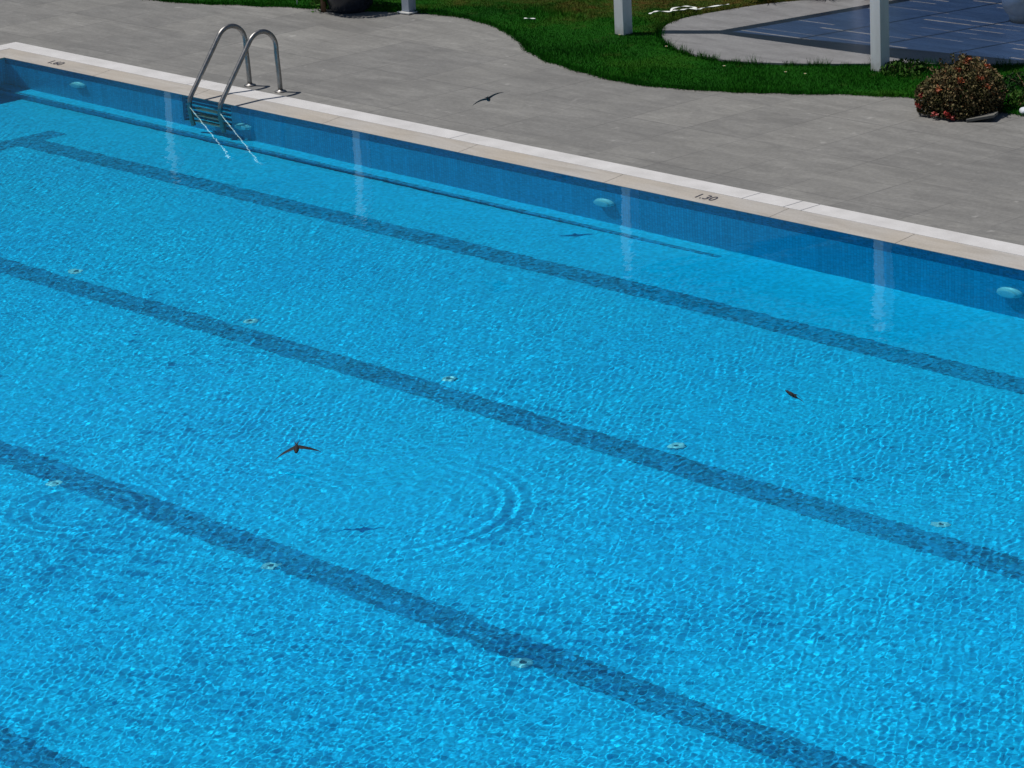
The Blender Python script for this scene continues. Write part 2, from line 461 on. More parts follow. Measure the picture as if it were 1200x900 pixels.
for side, x_in, s in (('end', PX0, -1), ('end', PX1, 1)):
    bm = bmesh.new()
    xs = sorted((x_in + s * -.012, x_in + s * .245))
    vs = [(xs[0], PY0, .004 if s > 0 else .028), (xs[1], PY0, .028 if s > 0 else .004)]
    y1 = .245
    a = [bm.verts.new(p) for p in ((xs[0], PY0, -.06), (xs[0], PY0, vs[0][2]), (xs[1], PY0, vs[1][2]), (xs[1], PY0, -.06))]
    y_in, y_out = (0.0 - .014, .245)
    yl_ = y_out if s < 0 else y_in; yr_ = y_in if s < 0 else y_out
    b_ = [bm.verts.new(p) for p in ((xs[0], -.0115, -.06), (xs[0], -.0115, vs[0][2]), (xs[1], -.0115, vs[1][2]), (xs[1], -.0115, -.06))]
    for k in range(4): bm.faces.new((a[k], b_[k], b_[(k + 1) % 4], a[(k + 1) % 4]))
    bm.faces.new(a[::-1]); bm.faces.new(b_); bmesh.ops.recalc_face_normals(bm, faces=bm.faces)
    obj('coping_stone', bm, M['coping'], pool)
    bm = bmesh.new(); xs = sorted((x_in + s * .252, x_in + s * .497)); box(bm, xs[0], xs[1], PY0, .247, -.06, .0305, .004)
    obj('grating_section', bm, M['grating'], pool)
    bm = bmesh.new(); xo, xn = x_in + s * .247, x_in - s * .003
    q_ = [(xo, .2465), (xn, .2465), (xn, -.0105), (xo, -.0105)]; hz = [.0282, .0282, .0028, .0282]
    hi = [bm.verts.new((a_, b2, z_)) for (a_, b2), z_ in zip(q_, hz)]; lo = [bm.verts.new((a_, b2, -.06)) for a_, b2 in q_]
    for k in range(4): bm.faces.new((hi[k], hi[(k + 1) % 4], lo[(k + 1) % 4], lo[k]))
    bm.faces.new(hi); bm.faces.new(lo); bmesh.ops.recalc_face_normals(bm, faces=bm.faces)
    obj('corner_stone', bm, M['coping'], pool)
# depth markings painted on the stone strip
def marking(txt, x, parent):
    cu = bpy.data.curves.new('mark', 'FONT'); cu.body = txt; cu.size = .15; cu.align_x = 'CENTER'; cu.extrude = .0008
    o = bpy.data.objects.new('mark', cu); COL.objects.link(o)
    bpy.context.view_layer.update()
    me = bpy.data.meshes.new_from_object(o.evaluated_get(bpy.context.evaluated_depsgraph_get()))
    COL.objects.unlink(o); bpy.data.objects.remove(o)
    me.materials.clear(); me.materials.append(M['ink'])
    d = bpy.data.objects.new('depth_marking', me); link(d, parent)
    d.scale = (.95, .95, 1)
    d.location = (x, .075, .0145); d.rotation_euler = (math.atan2(.024, .257), 0, 0)
marking('1.30', -.50, stones[5]); marking('1.60', -10.25, stones[0])

# ------------------------------------------------------------------ water surface (real waves, so that refraction and the light on the floor follow them)
NXF, NYF, fy0 = 1640, 1500, -12.2
ys = np.concatenate([np.linspace(PY0, fy0, 60)[:-1], np.linspace(fy0, 0.0, NYF)])
def xrow(y):
    xl = max(PX0 + .04, -12.0 + 16.0 * (-y) / 11.1)
    xl = min(xl, 5.0); xr = 4.8 + 5.9 * min(-y, 8.0) / 7.5
    return np.concatenate([np.linspace(PX0, xl, 41)[:-1], np.linspace(xl, xr, NXF), np.linspace(xr, PX1, 40)[1:]])
GX = np.stack([xrow(y) for y in ys]).astype(np.float32)
GY = np.repeat(ys.astype(np.float32)[:, None], GX.shape[1], 1)
def smooth_noise(scale, seed, n=9):
    g = np.random.default_rng(seed); out = np.zeros_like(GX)
    for _ in range(n):
        a = g.uniform(0, 2 * np.pi); k = 2 * np.pi / (scale * g.uniform(.6, 1.7))
        out += np.sin(k * (np.cos(a) * GX + np.sin(a) * GY) + g.uniform(0, 6.28)).astype(np.float32)
    return out / np.sqrt(n / 2)
def wave_set(n, l0, l1, slope, dir0=None, spread=None, seed=1):
    g = np.random.default_rng(seed); H = np.zeros_like(GX)
    for _ in range(n):
        lam = math.exp(g.uniform(math.log(l0), math.log(l1))); k = 2 * np.pi / lam
        a = g.uniform(0, 2 * np.pi) if dir0 is None else dir0 + g.normal(0, spread)
        H += (slope / k) * np.sin(k * (np.cos(a) * GX + np.sin(a) * GY) + g.uniform(0, 6.28)).astype(np.float32)
    return H * (math.sqrt(2.0 / n))
WAMP = 1.0
rough = np.clip(1.0 + .10 * smooth_noise(3.2, 5) + .10 * smooth_noise(1.1, 6), .7, 1.3)
near = np.clip((-GY - .3) / 9.0, 0, 1)
calm = np.clip((-GY - .40) / 1.7, 0, 1); calm = .26 + .74 * calm * calm * (3 - 2 * calm)
Z = ((wave_set(60, .028, .065, .0108, None, None, 21) * rough
      + wave_set(44, .036, .085, .0104, R(25), .28, 22) * np.clip(1 + .30 * smooth_noise(2.5, 8), .3, 1.6)
      + wave_set(30, .09, .22, .0065, None, None, 25)) * (.35 + .56 * near)
     + wave_set(20, .2, .45, .004, R(20), .8, 23)
     + wave_set(8, .9, 2.2, .003, None, None, 24))
def rings(cx, cy, r0, width, lam, slope, arc=None):
    r = np.hypot(GX - cx, GY - cy); env = np.exp(-((r - r0) / width) ** 2)
    if arc is not None:
        a = np.arctan2(GY - cy, GX - cx); d = np.abs(np.angle(np.exp(1j * (a - arc[0])))); env = env * (.14 + .86 * np.exp(-(d / arc[1]) ** 2))
    return (env * slope * lam / 6.283 * np.sin(6.283 * r / lam)).astype(np.float32)
Z = Z * (1 - .45 * np.exp(-(((GX - 1.95) ** 2 + (GY + 6.3) ** 2) / 1.0)))
Z += rings(2.0, -6.40, 1.00, .20, .125, .042, (R(25), .85)) + rings(2.0, -6.40, .60, .2, .10, .008)
Z += rings(.45, -7.75, .42, .16, .11, .030) + rings(1.3, -7.1, .8, .14, .10, .012, (R(110), .8)) + rings(5.4, -2.5, .75, .3, .10, .008)
Z = Z * WAMP * calm
ny_, nx_ = GX.shape
V = np.stack([GX.ravel(), GY.ravel(), Z.ravel()], 1)
ii = np.arange((ny_ - 1) * (nx_ - 1), dtype=np.int64); rr = ii // (nx_ - 1); cc = ii % (nx_ - 1); v0 = rr * nx_ + cc
water = np_obj('pool_water', V, np.stack([v0, v0 + 1, v0 + nx_ + 1, v0 + nx_], 1), M['water'], None, True)
tag(water, kind='structure')
del GX, GY, Z, V, ii, rr, cc, v0, rough, near, calm

# ------------------------------------------------------------------ ground, deck, lawn, patio
def ring_sheet(name, x0, x1, y0, y1, hx0, hx1, hy0, hy1, z, mat):
    bm = bmesh.new()
    for a, b, c, d in ((x0, x1, y0, hy0), (x0, x1, hy1, y1), (x0, hx0, hy0, hy1), (hx1, x1, hy0, hy1)):
        quad(bm, (a, c, z), (b, c, z), (b, d, z), (a, d, z))
    return tag(obj(name, bm, mat), kind='structure')
O = .4985
ring_sheet('ground', -400, 400, -400, 400, -40, 30, -40, 6, -.02, M['soil'])
ring_sheet('deck', -40, 30, -40, 6, PX0 - O, PX1 + O, PY0 - O, O, .024, M['deck'])
edge = [(-40, 1.2), (-20, 1.9), (-16, 2.3), (-13.2, 2.78), (-11.89, 2.99), (-11.19, 3.27), (-10.46, 3.57), (-9.54, 3.94), (-8.83, 4.23), (-8.01, 4.26), (-7.13, 3.96), (-6.21, 3.42), (-5.47, 3.15), (-4.56, 2.99), (-3.87, 3.04), (-3.0, 3.36), (-2.12, 3.86), (-1.42, 4.12), (-.19, 4.13), (1.5, 4.2), (5, 4.5), (30, 5.5)]
es = [(v.x, v.y) for v in spline([(a, b, 0) for a, b in edge], 8)]
es = [(x + .018 * math.sin(x * 9.1) + .012 * math.sin(x * 23), y + .014 * math.sin(x * 11.3 + 1) + .012 * math.sin(x * 31)) for x, y in es]
lawn_poly = es + [(30, 40), (-40, 40)]
tag(poly_sheet('lawn', lawn_poly, .036, M['lawn'], .03), kind='structure')
pat = [(-5.75, 4.88), (-5.25, 4.48), (-4.88, 4.32), (-4.48, 4.23), (-4.0, 4.26), (-3.34, 4.58), (-2.8, 4.95), (-2.3, 5.28), (-1.66, 5.75), (-1.0, 6.4), (-.9, 7.4), (-1.6, 8.3), (-2.9, 8.75), (-4.2, 8.3), (-5.0, 7.62), (-5.52, 7.16), (-5.84, 6.66), (-5.98, 6.12), (-6.06, 5.67), (-6.0, 5.27)]
pat_poly = [(v.x, v.y) for v in spline([(a, b, 0) for a, b in pat], 6, True)]
tag(poly_sheet('patio', pat_poly, .058, M['patio'], .03), kind='structure')

def added_hillside():  # added out of view so the water reflects dark, not bright horizon sky
    n, m_ = 90, 24; vs = []
    for i in range(n):
        u = (i / (n - 1) - .5) * 150
        for j in range(m_):
            d = 26 + j * 2.4; hgt = 26 * (1 - math.cos(math.pi * min(1, j / 17))) / 2 + .9 * math.sin(u * .31 + j) + .7 * math.sin(u * .83 + j * 1.7) * min(1, j / 4)
            vs.append((-5 - .72 * d + .69 * u, 3 + .69 * d + .72 * u, -.2 + hgt * min(1, j / 3) * (1 + .12 * math.sin(u * .07))))
    f = [(i * m_ + j, (i + 1) * m_ + j, (i + 1) * m_ + j + 1, i * m_ + j + 1) for i in range(n - 1) for j in range(m_ - 1)]
    return tag(np_obj('added_hills', vs, f, M['added_hill'], None, True), kind='structure')
added_hillside()

def blades(name, poly, holes, x0, x1, y0, y1, dens, hmin, hmax, w, mat, z0, edge_extra=0):
    n = int((x1 - x0) * (y1 - y0) * dens)
    px = rng.uniform(x0, x1, n); py = rng.uniform(y0, y1, n)
    m = inside(px, py, poly)
    for h in holes: m &= ~inside(px, py, h)
    px, py = px[m], py[m]
    # shaggy fringe on the edge of the lawn
    if edge_extra:
        e = np.array([p for p in poly if x0 < p[0] < x1 and p[1] < 5.2])
        k = rng.integers(0, len(e) - 1, edge_extra); t = rng.uniform(0, 1, edge_extra)
        ex = e[k, 0] + (e[k + 1, 0] - e[k, 0]) * t + rng.normal(0, .02, edge_extra); ey = e[k, 1] + (e[k + 1, 1] - e[k, 1]) * t + rng.normal(.0, .03, edge_extra)
        px = np.concatenate([px, ex]); py = np.concatenate([py, ey])
    n = len(px); a = rng.uniform(0, 2 * np.pi, n); patch = .75 + .5 * (np.sin(px * 2.3 + np.sin(py * 3.1)) * np.sin(py * 2.9 + 1.3 * np.sin(px * 1.7)))
    h = rng.uniform(hmin, hmax, n) * np.clip(patch, .45, 1.4) * (1 + 1.1 * (rng.uniform(0, 1, n) > .985)); lean = rng.normal(0, .45, (n, 2)) * h[:, None]
    ww = w * rng.uniform(.6, 1.3, n)
    B0 = np.stack([px - np.cos(a) * ww, py - np.sin(a) * ww, np.full(n, z0)], 1)
    B1 = np.stack([px + np.cos(a) * ww, py + np.sin(a) * ww, np.full(n, z0)], 1)
    T = np.stack([px + lean[:, 0], py + lean[:, 1], z0 + h], 1)
    v = np.stack([B0, B1, T], 1).reshape(-1, 3)
    return np_obj(name, v, np.arange(3 * n).reshape(-1, 3), mat)
g = blades('lawn_grass', lawn_poly, [pat_poly], -14.5, 1.5, 2.2, 10.5, 5200, .014, .042, .0032, M['blade'], .036, 22000)
tag(g, kind='stuff')
def fringe(name, line, n, hmin, hmax, w, out):
    e = np.array(line); k = rng.integers(0, len(e) - 1, n); t = rng.uniform(0, 1, n)
    clump = np.clip(.55 + .6 * np.sin(k * 1.7) * np.sin(k * .63 + 1), .12, 1.2)
    d = e[k + 1] - e[k]; nn = np.stack([d[:, 1], -d[:, 0]], 1); nn /= np.linalg.norm(nn, axis=1)[:, None]
    p = e[k] + d * t[:, None] + nn * (out + rng.normal(0, .022, n))[:, None]
    a = rng.uniform(0, 2 * np.pi, n); h = rng.uniform(hmin, hmax, n) * clump; lean = rng.normal(0, .35, (n, 2)) * h[:, None]
    B0 = np.stack([p[:, 0] - np.cos(a) * w, p[:, 1] - np.sin(a) * w, np.full(n, .024)], 1); B1 = np.stack([p[:, 0] + np.cos(a) * w, p[:, 1] + np.sin(a) * w, np.full(n, .024)], 1)
    T = np.stack([p[:, 0] + lean[:, 0], p[:, 1] + lean[:, 1], .03 + h], 1)
    return tag(np_obj(name, np.stack([B0, B1, T], 1).reshape(-1, 3), np.arange(3 * n).reshape(-1, 3), M['blade']), kind='stuff')
fringe('edge_grass', pat_poly + pat_poly[:1], 9000, .03, .13, .0035, .02)
fringe('edge_grass', [q for q in es if -13 < q[0] < 2], 9000, .02, .085, .0035, .0)

def leaf_cloud(name, pts, size, mat, parent, up=.3, asp=.55, mats=None):
    """one small folded quad per point"""
    n = len(pts); P = np.asarray(pts)
    d = rng.normal(0, 1, (n, 3)); d[:, 2] += up; d /= np.linalg.norm(d, axis=1)[:, None]
    e = np.cross(d, rng.normal(0, 1, (n, 3))); e /= np.linalg.norm(e, axis=1)[:, None]
    s = size * rng.uniform(.6, 1.4, n)[:, None]
    v = np.stack([P - d * s, P + e * s * asp, P + d * s, P - e * s * asp], 1).reshape(-1, 3)
    return np_obj(name, v, np.arange(4 * n).reshape(-1, 4), mat, parent, False, mats)

def dome_pts(n, c, rx, ry, h, lumps, seed, inner=.5):
    g = np.random.default_rng(seed)
    az = g.uniform(0, 2 * np.pi, n); ct = g.uniform(-.12, 1, n) ; st = np.sqrt(np.maximum(0, 1 - ct ** 2))
    dirs = np.stack([np.cos(az) * st, np.sin(az) * st, ct], 1)
    rad = np.ones(n)
    for _ in range(lumps):
        q = g.normal(0, 1, 3); q[2] = abs(q[2]); q /= np.linalg.norm(q)
        rad += g.uniform(-.10, .10) * np.exp(-(1 - dirs @ q) / .05)
    rad *= 1 - inner * g.uniform(0, 1, n) ** 2.2
    dirs = dirs / (np.abs(dirs) ** 2.7).sum(1)[:, None] ** (1 / 2.7)
    p = dirs * rad[:, None] * np.array([rx, ry, h]) + np.array(c)
    p[:, 2] = np.maximum(p[:, 2], c[2] + .01)
    return p

# ------------------------------------------------------------------ bronze flowering bush at the edge of the deck
BX, BY = -.76, 3.92
bush = empty('flowering_bush', (BX, BY, .03))
tag(bush, 'rounded bronze leaved bush with red flowers at the edge of the paving', 'bush')
P = dome_pts(11500, (0, 0, .02), 0.385, .385, .43, 40, 21, .50)
tw = []
for k in range(130):
    a = rng.uniform(0, 2 * np.pi); e_ = rng.uniform(.15, 1.5); L0 = rng.uniform(.95, 1.22)
    q = np.array([math.cos(a) * math.cos(e_) * .38, math.sin(a) * math.cos(e_) * .38, .04 + math.sin(e_) * .44])
    n_ = 24; t_ = rng.uniform(.82, L0, n_)[:, None]
    tw.append(q * t_ + rng.normal(0, .013, (n_, 3)))
P = np.concatenate([P] + tw); P[:, 2] = np.maximum(P[:, 2], .012)
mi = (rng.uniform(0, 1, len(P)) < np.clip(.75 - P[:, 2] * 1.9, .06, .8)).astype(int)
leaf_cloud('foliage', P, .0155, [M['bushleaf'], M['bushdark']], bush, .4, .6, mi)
bm = bmesh.new()
for k in range(14):
    a = 2 * math.pi * k / 14; r = random.uniform(.12, .3)
    tube(bm, [(.03 * math.cos(a), .03 * math.sin(a), 0), (r * .6 * math.cos(a), r * .6 * math.sin(a), .2), (r * math.cos(a), r * math.sin(a), random.uniform(.35, .5))], [.011, .008, .004], 6)
obj('stem', bm, M['bark'], bush)
def flower(c, r, mat, n=34):
    pts = np.array(c) + rng.normal(0, r * .36, (n, 3)) * np.array([1, 1, .7])
    f_ = leaf_cloud('flower', pts, .016, mat, bush, .6, .7)
vd = Vector((.68, -.73, 0)); rd = Vector((.68, .73, 0))      # towards the pool corner the photo was taken from, and across
def bp(u, d, z): q = rd * u + vd * d; return (q.x, q.y, z)
for u, d, z, r, m_ in ((-.40, .12, .20, .035, 'petal'), (-.42, .10, .10, .04, 'petal'), (-.28, .28, .055, .035, 'petal'), (-.17, .36, .06, .045, 'petal'), (-.13, .38, .035, .03, 'petal'),
                       (-.05, .20, .45, .04, 'petal2'), (.02, .10, .50, .04, 'petal2'), (-.03, .30, .36, .04, 'petal2'), (.14, .27, .37, .04, 'petal2'), (.20, .30, .30, .035, 'petal2'), (-.25, .25, .28, .04, 'petal2'), (.22, .15, .46, .04, 'petal2'), (.05, .08, .52, .03, 'petal2')):
    flower(bp(u, d, z), r, M[m_])

# low leafy plants
def low_plant(name, x, y, rx, ry, h, n, mat, label, cat='plant', group=None, size=.02, z=.036):
    r = empty(name, (x, y, z)); tag(r, label, cat, group)
    leaf_cloud('foliage', dome_pts(n, (0, 0, 0), rx, ry, h, 10, int(abs(x * 100) + abs(y * 17)), .6), size, mat, r, .8, .45)
    b = bmesh.new()
    for k in range(7):
        a = k * .9; tube(b, [(0, 0, 0), (rx * .4 * math.cos(a), ry * .4 * math.sin(a), h * .5), (rx * .7 * math.cos(a), ry * .7 * math.sin(a), h * .8)], [.006, .004, .002], 5)
    obj('stem', b, M['bark'], r); return r
low_plant('leafy_plant', -2.34, 4.90, .22, .24, .11, 900, M['green'], 'low green plant at the foot of the white post nearest the bush')
low_plant('leafy_plant', -.42, 4.35, .13, .14, .16, 500, M['green'], 'small yellow green plant on the grass just right of the bronze bush')
low_plant('leafy_plant', -.86, 5.0, .30, .26, .15, 700, M['dgreen'], 'dark green plant in the shade behind the bronze bush')
# dark hedge beyond the patio
def hedge(x0, y0, x1, y1, h, w, n, label):
    r = empty('hedge', ((x0 + x1) / 2, (y0 + y1) / 2, .03)); tag(r, label, 'hedge')
    t = rng.uniform(0, 1, n); u = rng.uniform(-.5, .5, n)
    dx, dy = x1 - x0, y1 - y0; L = math.hypot(dx, dy)
    z = h * rng.uniform(0, 1, n) ** .7 * (1 + .12 * np.sin(t * 31))
    p = np.stack([(t - .5) * dx - dy / L * u * w, (t - .5) * dy + dx / L * u * w, z], 1)
    leaf_cloud('foliage', p, .034, M['dgreen'], r, .3, .55)
    b = bmesh.new()
    for k in range(12):
        tt = (k + .5) / 12 - .5; tube(b, [(tt * dx, tt * dy, 0), (tt * dx, tt * dy, h * .8)], [.014, .006], 6)
    obj('stem', b, M['bark'], r)
hedge(-5.1, 8.12, -2.6, 8.78, .75, .45, 7000, 'low dark clipped hedge along the far rim of the blue shaded patio')

def tuft(x, y, h, n, label, mat):
    r = empty('ornamental_grass', (x, y, .04)); tag(r, label, 'grass clump', 'dry grass clumps on the patio rim')
    a = rng.uniform(0, 2 * np.pi, n); rad = rng.uniform(.02, .16, n); hh = h * rng.uniform(.5, 1.1, n)
    b0 = np.stack([np.cos(a) * .04, np.sin(a) * .04, np.zeros(n)], 1); s = np.stack([-np.sin(a), np.cos(a), np.zeros(n)], 1) * .004
    mid = np.stack([np.cos(a) * rad, np.sin(a) * rad, hh * .75], 1); tip = np.stack([np.cos(a) * rad * 2.1, np.sin(a) * rad * 2.1, hh * .7], 1)
    v = np.stack([b0 - s, b0 + s, mid + s, mid - s], 1).reshape(-1, 3); v2 = np.stack([mid - s, mid + s, tip + s * .2, tip - s * .2], 1).reshape(-1, 3)
    np_obj('foliage', np.concatenate([v, v2]), np.arange(8 * n).reshape(-1, 4), mat, r)
tuft(-5.55, 7.22, .35, 260, 'straw coloured grass clump on the far rim of the patio, right of the white webbing', M['straw'])
tuft(-5.12, 7.58, .38, 260, 'straw coloured grass clump on the patio rim, left of the dark hedge', M['straw'])
tuft(-6.0, 6.75, .30, 220, 'green grass clump on the lawn edge at the left curve of the patio', M['green'])

# ------------------------------------------------------------------ pool ladder
LAD = empty('pool_ladder', (-7.25, .3, .03))
tag(LAD, 'stainless steel pool ladder with two arched handrails standing on the rim', 'pool ladder')
def rail_pts(x):
    p = [(x, .62, .0), (x, .612, .22), (x, .602, .38)]
    c, r = (.415, .462), .187
    for k in range(0, 15):
        a = R(-4 + k * 147 / 14); p.append((x, c[0] + r * math.cos(a), c[1] + r * 1.02 * math.sin(a)))
    y0, z0 = p[-1][1:]
    for t in (.2, .4, .6, .8, 1.0): p.append((x, y0 + (-.14 - y0) * t, z0 + (.035 - z0) * t))
    p += [(x, -.166, -.03), (x, -.172, -.3), (x, -.16, -.7), (x, -.14, -1.05)]
    return p
for x in (-7.51, -7.0088):
    bm = bmesh.new()
    P_ = spline(rail_pts(x), 4)
    tube(bm, [Vector((v.x + 7.25, v.y - .3, v.z)) for v in P_], .025, 16)
    hr = obj('handrail', bm, M['steel'], LAD, True)
    bm = bmesh.new(); lathe(bm, [(.062, 0), (.062, .007), (.052, .012), (.034, .014), (.030, .022)], 24, (x + 7.25, .32, -.004))
    obj('flange', bm, M['steel'], hr, True)
for k in range(3):
    bm = bmesh.new(); z = -.30 - k * .27
    box(bm, -7.488 + 7.25, -7.0288 + 7.25, -.30 - .175 + .02, -.30 - .175 + .10, z - .03, z - .005, .006)
    obj('tread', bm, M['steel'], LAD)

# ------------------------------------------------------------------ pergola over the patio (its roof is above the picture; it throws the blue shade)
A, B, C, D = Vector((-6.08, 4.64)), Vector((-2.585, 4.82)), Vector((-1.95, 7.98)), Vector((-5.44, 7.78))
def post_bm(w, h, z0=0.0):
    b = bmesh.new(); box(b, -w / 2, w / 2, -w / 2, w / 2, z0, h, .006); return b
perg = empty('pergola', (A.x, A.y, .036))
tag(perg, 'white square posted pergola with a blue tinted roof shading the curved patio', 'pergola')
HR = 2.58
for q in (A, B, C, D): obj('post', post_bm(.137, HR), M['white'], perg, loc=(q.x - A.x, q.y - A.y, 0))
def beam(bm, p, q, w, z0, z1):
    d = (q - p).normalized(); nrm = Vector((-d.y, d.x)) * (w / 2)
    pts = [p + nrm, q + nrm, q - nrm, p - nrm]
    lo = [bm.verts.new((v.x - A.x, v.y - A.y, z0)) for v in pts]; hi = [bm.verts.new((v.x - A.x, v.y - A.y, z1)) for v in pts]
    for k in range(4): bm.faces.new((lo[k], lo[(k + 1) % 4], hi[(k + 1) % 4], hi[k]))
    bm.faces.new(lo[::-1]); bm.faces.new(hi); bmesh.ops.recalc_face_normals(bm, faces=bm.faces)
for p, q in ((A, B), (D, C)):
    bm = bmesh.new(); d = (q - p).normalized() * .06; beam(bm, p - d, q + d, .12, HR, HR + .14); obj('beam', bm, M['timber'], perg)
for p, q in ((A, D), (B, C)):
    bm = bmesh.new(); d = (q - p).normalized() * .062; beam(bm, p + d, q - d, .12, HR + .003, HR + .137); obj('beam', bm, M['timber'], perg)
for k in range(1, 4):
    t = k / 4; p = A.lerp(B, t); q = D.lerp(C, t)
    bm = bmesh.new(); beam(bm, p, q, 0.016, HR + .142, HR + .20); obj('rafter', bm, M['timber'], perg)
# front eave board, wider to the right
bm = bmesh.new(); U = (B - A).normalized(); Vv = (D - A).normalized()
pts = [A - U * .06 - Vv * .05, B + U * .10 - Vv * .05, B + U * .10 + Vv * .52, A - U * .06 + Vv * .03]
z = HR + .222
lo = [bm.verts.new((v.x - A.x, v.y - A.y, z)) for v in pts]; hi = [bm.verts.new((v.x - A.x, v.y - A.y, z + .02)) for v in pts]
for k in range(4): bm.faces.new((lo[k], lo[(k + 1) % 4], hi[(k + 1) % 4], hi[k]))
bm.faces.new(lo[::-1]); bm.faces.new(hi); bmesh.ops.recalc_face_normals(bm, faces=bm.faces)
obj('eave_board', bm, M['timber'], perg)
# roof strips laid along the front with leaking gaps
bm = bmesh.new(); rows = 17; r2 = random.Random(5)
def rp(s, t, z): v = A.lerp(B, s).lerp(D.lerp(C, s), t); return (v.x - A.x, v.y - A.y, z)
for i in range(rows):
    s0 = -.02
    while s0 < 1.02:
        s1 = min(1.02, s0 + r2.uniform(.10, .22))
        g0 = r2.choice((0, 0, 0, .03, .05, .075)) / rows; 
        z = HR + .206 + .0015 * (i % 2)
        quad(bm, rp(s0, (i - .02) / rows, z), rp(s1, (i - .02) / rows, z), rp(s1, (i + 1) / rows - g0 * 2.2, z), rp(s0, (i + 1) / rows - g0 * 2.2, z))
        s0 = s1
obj('roof_sheet', bm, M['poly'], perg)
# a second pergola further left: only its reflection reaches the picture
perg2 = empty('pergola', (-10.2, 4.28, .036))
tag(perg2, 'white post frame behind the dark pot, seen as pale streaks reflected in the water', 'pergola')
for dx, dy in ((0, 0), (-3.65, 0), (0, 3.2), (-3.65, 3.2)): obj('post', post_bm(.137, HR), M['white'], perg2, loc=(dx, dy, 0))
for y_ in (0, 3.2):
    bm = bmesh.new(); box(bm, -3.72, .07, y_ - .06, y_ + .06, HR, HR + .14); obj('beam', bm, M['timber'], perg2)

# ------------------------------------------------------------------ small things
bol = empty('bollard', (-9.02, 4.13, .03), R(3)); tag(bol, 'grey square bollard on a pale base plate at the edge of the lawn', 'bollard')
obj('post', post_bm(.115, .95, .018), M['greypaint'], bol)
bm = bmesh.new(); box(bm, -.10, .10, -.10, .10, 0, .018, .004); obj('base_plate', bm, M['white'], bol)
bm = bmesh.new(); box(bm, -.07, .07, -.07, .07, .951, .985, .006); obj('cap', bm, M['greypaint'], bol)

pot = empty('potted_plant', (-9.72, 3.86, .026)); tag(pot, 'dark glazed pot with trailing greenery at the lawn edge near the top', 'potted plant')
bm = bmesh.new(); lathe(bm, [(.21, 0), (.25, .05), (.29, .22), (.31, .40), (.33, .45), (.33, .48), (.29, .48), (.28, .42), (.0, .42)], 36, cap=False); obj('pot', bm, M['pot'], pot, True)
leaf_cloud('foliage', dome_pts(2200, (0, 0, .44), .42, .42, .5, 14, 77, .5), .03, M['dgreen'], pot, .3, .5)
pv = np.stack([-.26 + rng.normal(0, .05, 260), -.20 + rng.normal(0, .06, 260), rng.uniform(0.01, .46, 260)], 1)
leaf_cloud('trailing_vine', pv, .026, M['green'], pot, .2, .6)
bm = bmesh.new(); tube(bm, [(-.20, -.24, 0), (-.21, -.23, .3), (-.19, -.22, .7)], .032, 10); obj('stake', bm, M['bark'], pot, True)
bm = bmesh.new(); lathe(bm, [(.275, .40), (.0, .415)], 36, cap=False); obj('soil', bm, M['soil'], pot)

bm = bmesh.new(); tube(bm, [(0, 0, 0), (.004, .003, .35), (.002, .006, .7)], .008, 8)
tag(obj('garden_stake', bm, M['strap'], None, True, (-10.42, 3.64, .03)), 'thin pale stake standing at the lawn edge left of the dark pot', 'stake')

bm = bmesh.new(); prof = [(.16 * .9, 0)] + [(.23 * math.sin(R(a)), .23 - .23 * math.cos(R(a))) for a in range(42, 179, 8)] + [(.004, .46)]
lathe(bm, prof, 36)
tag(obj('stone_sphere', bm, M['sphere'], None, True, (-2.91, 7.50, .058)), 'pale grey stone sphere standing on the patio at the right of the picture', 'garden sphere')

bm = bmesh.new(); box(bm, -.13, .13, -.07, .07, 0, .028, .004)
for v in bm.verts: v.co.z += (v.co.x + .13) * .16; v.co.x += .02 * math.sin(v.co.y * 30)
o = obj('stone_slab', bm, M['slab'], None, False, (-.38, 3.74, .027)); o.rotation_euler = (0, 0, R(38))
tag(o, 'loose grey stone slab tilted up on the paving at the foot of the bush', 'stone')
bm = bmesh.new(); bmesh.ops.create_icosphere(bm, subdivisions=3, radius=.09)
for v in bm.verts: v.co *= 1 + .18 * math.sin(v.co.x * 40 + 2 * v.co.y * 23) ; v.co.z *= .55
tag(obj('pale_stone', bm, M['rock'], None, True, (-.185, 4.21, .055)), 'pale bluish stone lying right of the bush at the picture edge', 'stone')

# white webbing dropped on the lawn
def ribbon(bm, pts, w, z):
    P_ = spline([(a, b, z + .012 * math.sin(7 * a + 5 * b)) for a, b in pts], 5)
    for dz in (0,):
        L_ = []
        for i, p in enumerate(P_):
            t = (P_[min(i + 1, len(P_) - 1)] - P_[max(0, i - 1)]); t.normalize(); n_ = Vector((-t.y, t.x, .25 * math.sin(i))) * (w / 2)
            L_.append((bm.verts.new(p + n_), bm.verts.new(p - n_), bm.verts.new(p - n_ + Vector((0, 0, -.005))), bm.verts.new(p + n_ + Vector((0, 0, -.005)))))
        for a, b in zip(L_, L_[1:]):
            for k in range(4): bm.faces.new((a[k], a[(k + 1) % 4], b[(k + 1) % 4], b[k]))
        bm.faces.new(L_[0]); bm.faces.new(L_[-1][::-1])
bm = bmesh.new()
ribbon(bm, [(-6.429, 5.386), (-6.45, 5.46), (-6.442, 5.542), (-6.335, 5.613), (-6.434, 5.758), (-6.445, 5.941), (-6.383, 6.005), (-6.282, 5.973), (-6.279, 5.952), (-6.334, 5.9), (-6.331, 5.788), (-6.351, 5.7), (-6.335, 5.613)], .026, .085)
ribbon(bm, [(-6.30, 5.95), (-6.195, 5.901), (-6.204, 6.001), (-6.101, 6.13), (-6.03, 6.238)], .026, .09)
tag(obj('webbing_strap', bm, M['strap']), 'white webbing strap dropped in loops on the grass beside the patio', 'strap')
bm = bmesh.new(); ribbon(bm, [(-7.42, 4.42), (-7.37, 4.45), (-7.32, 4.50)], .02, .085)
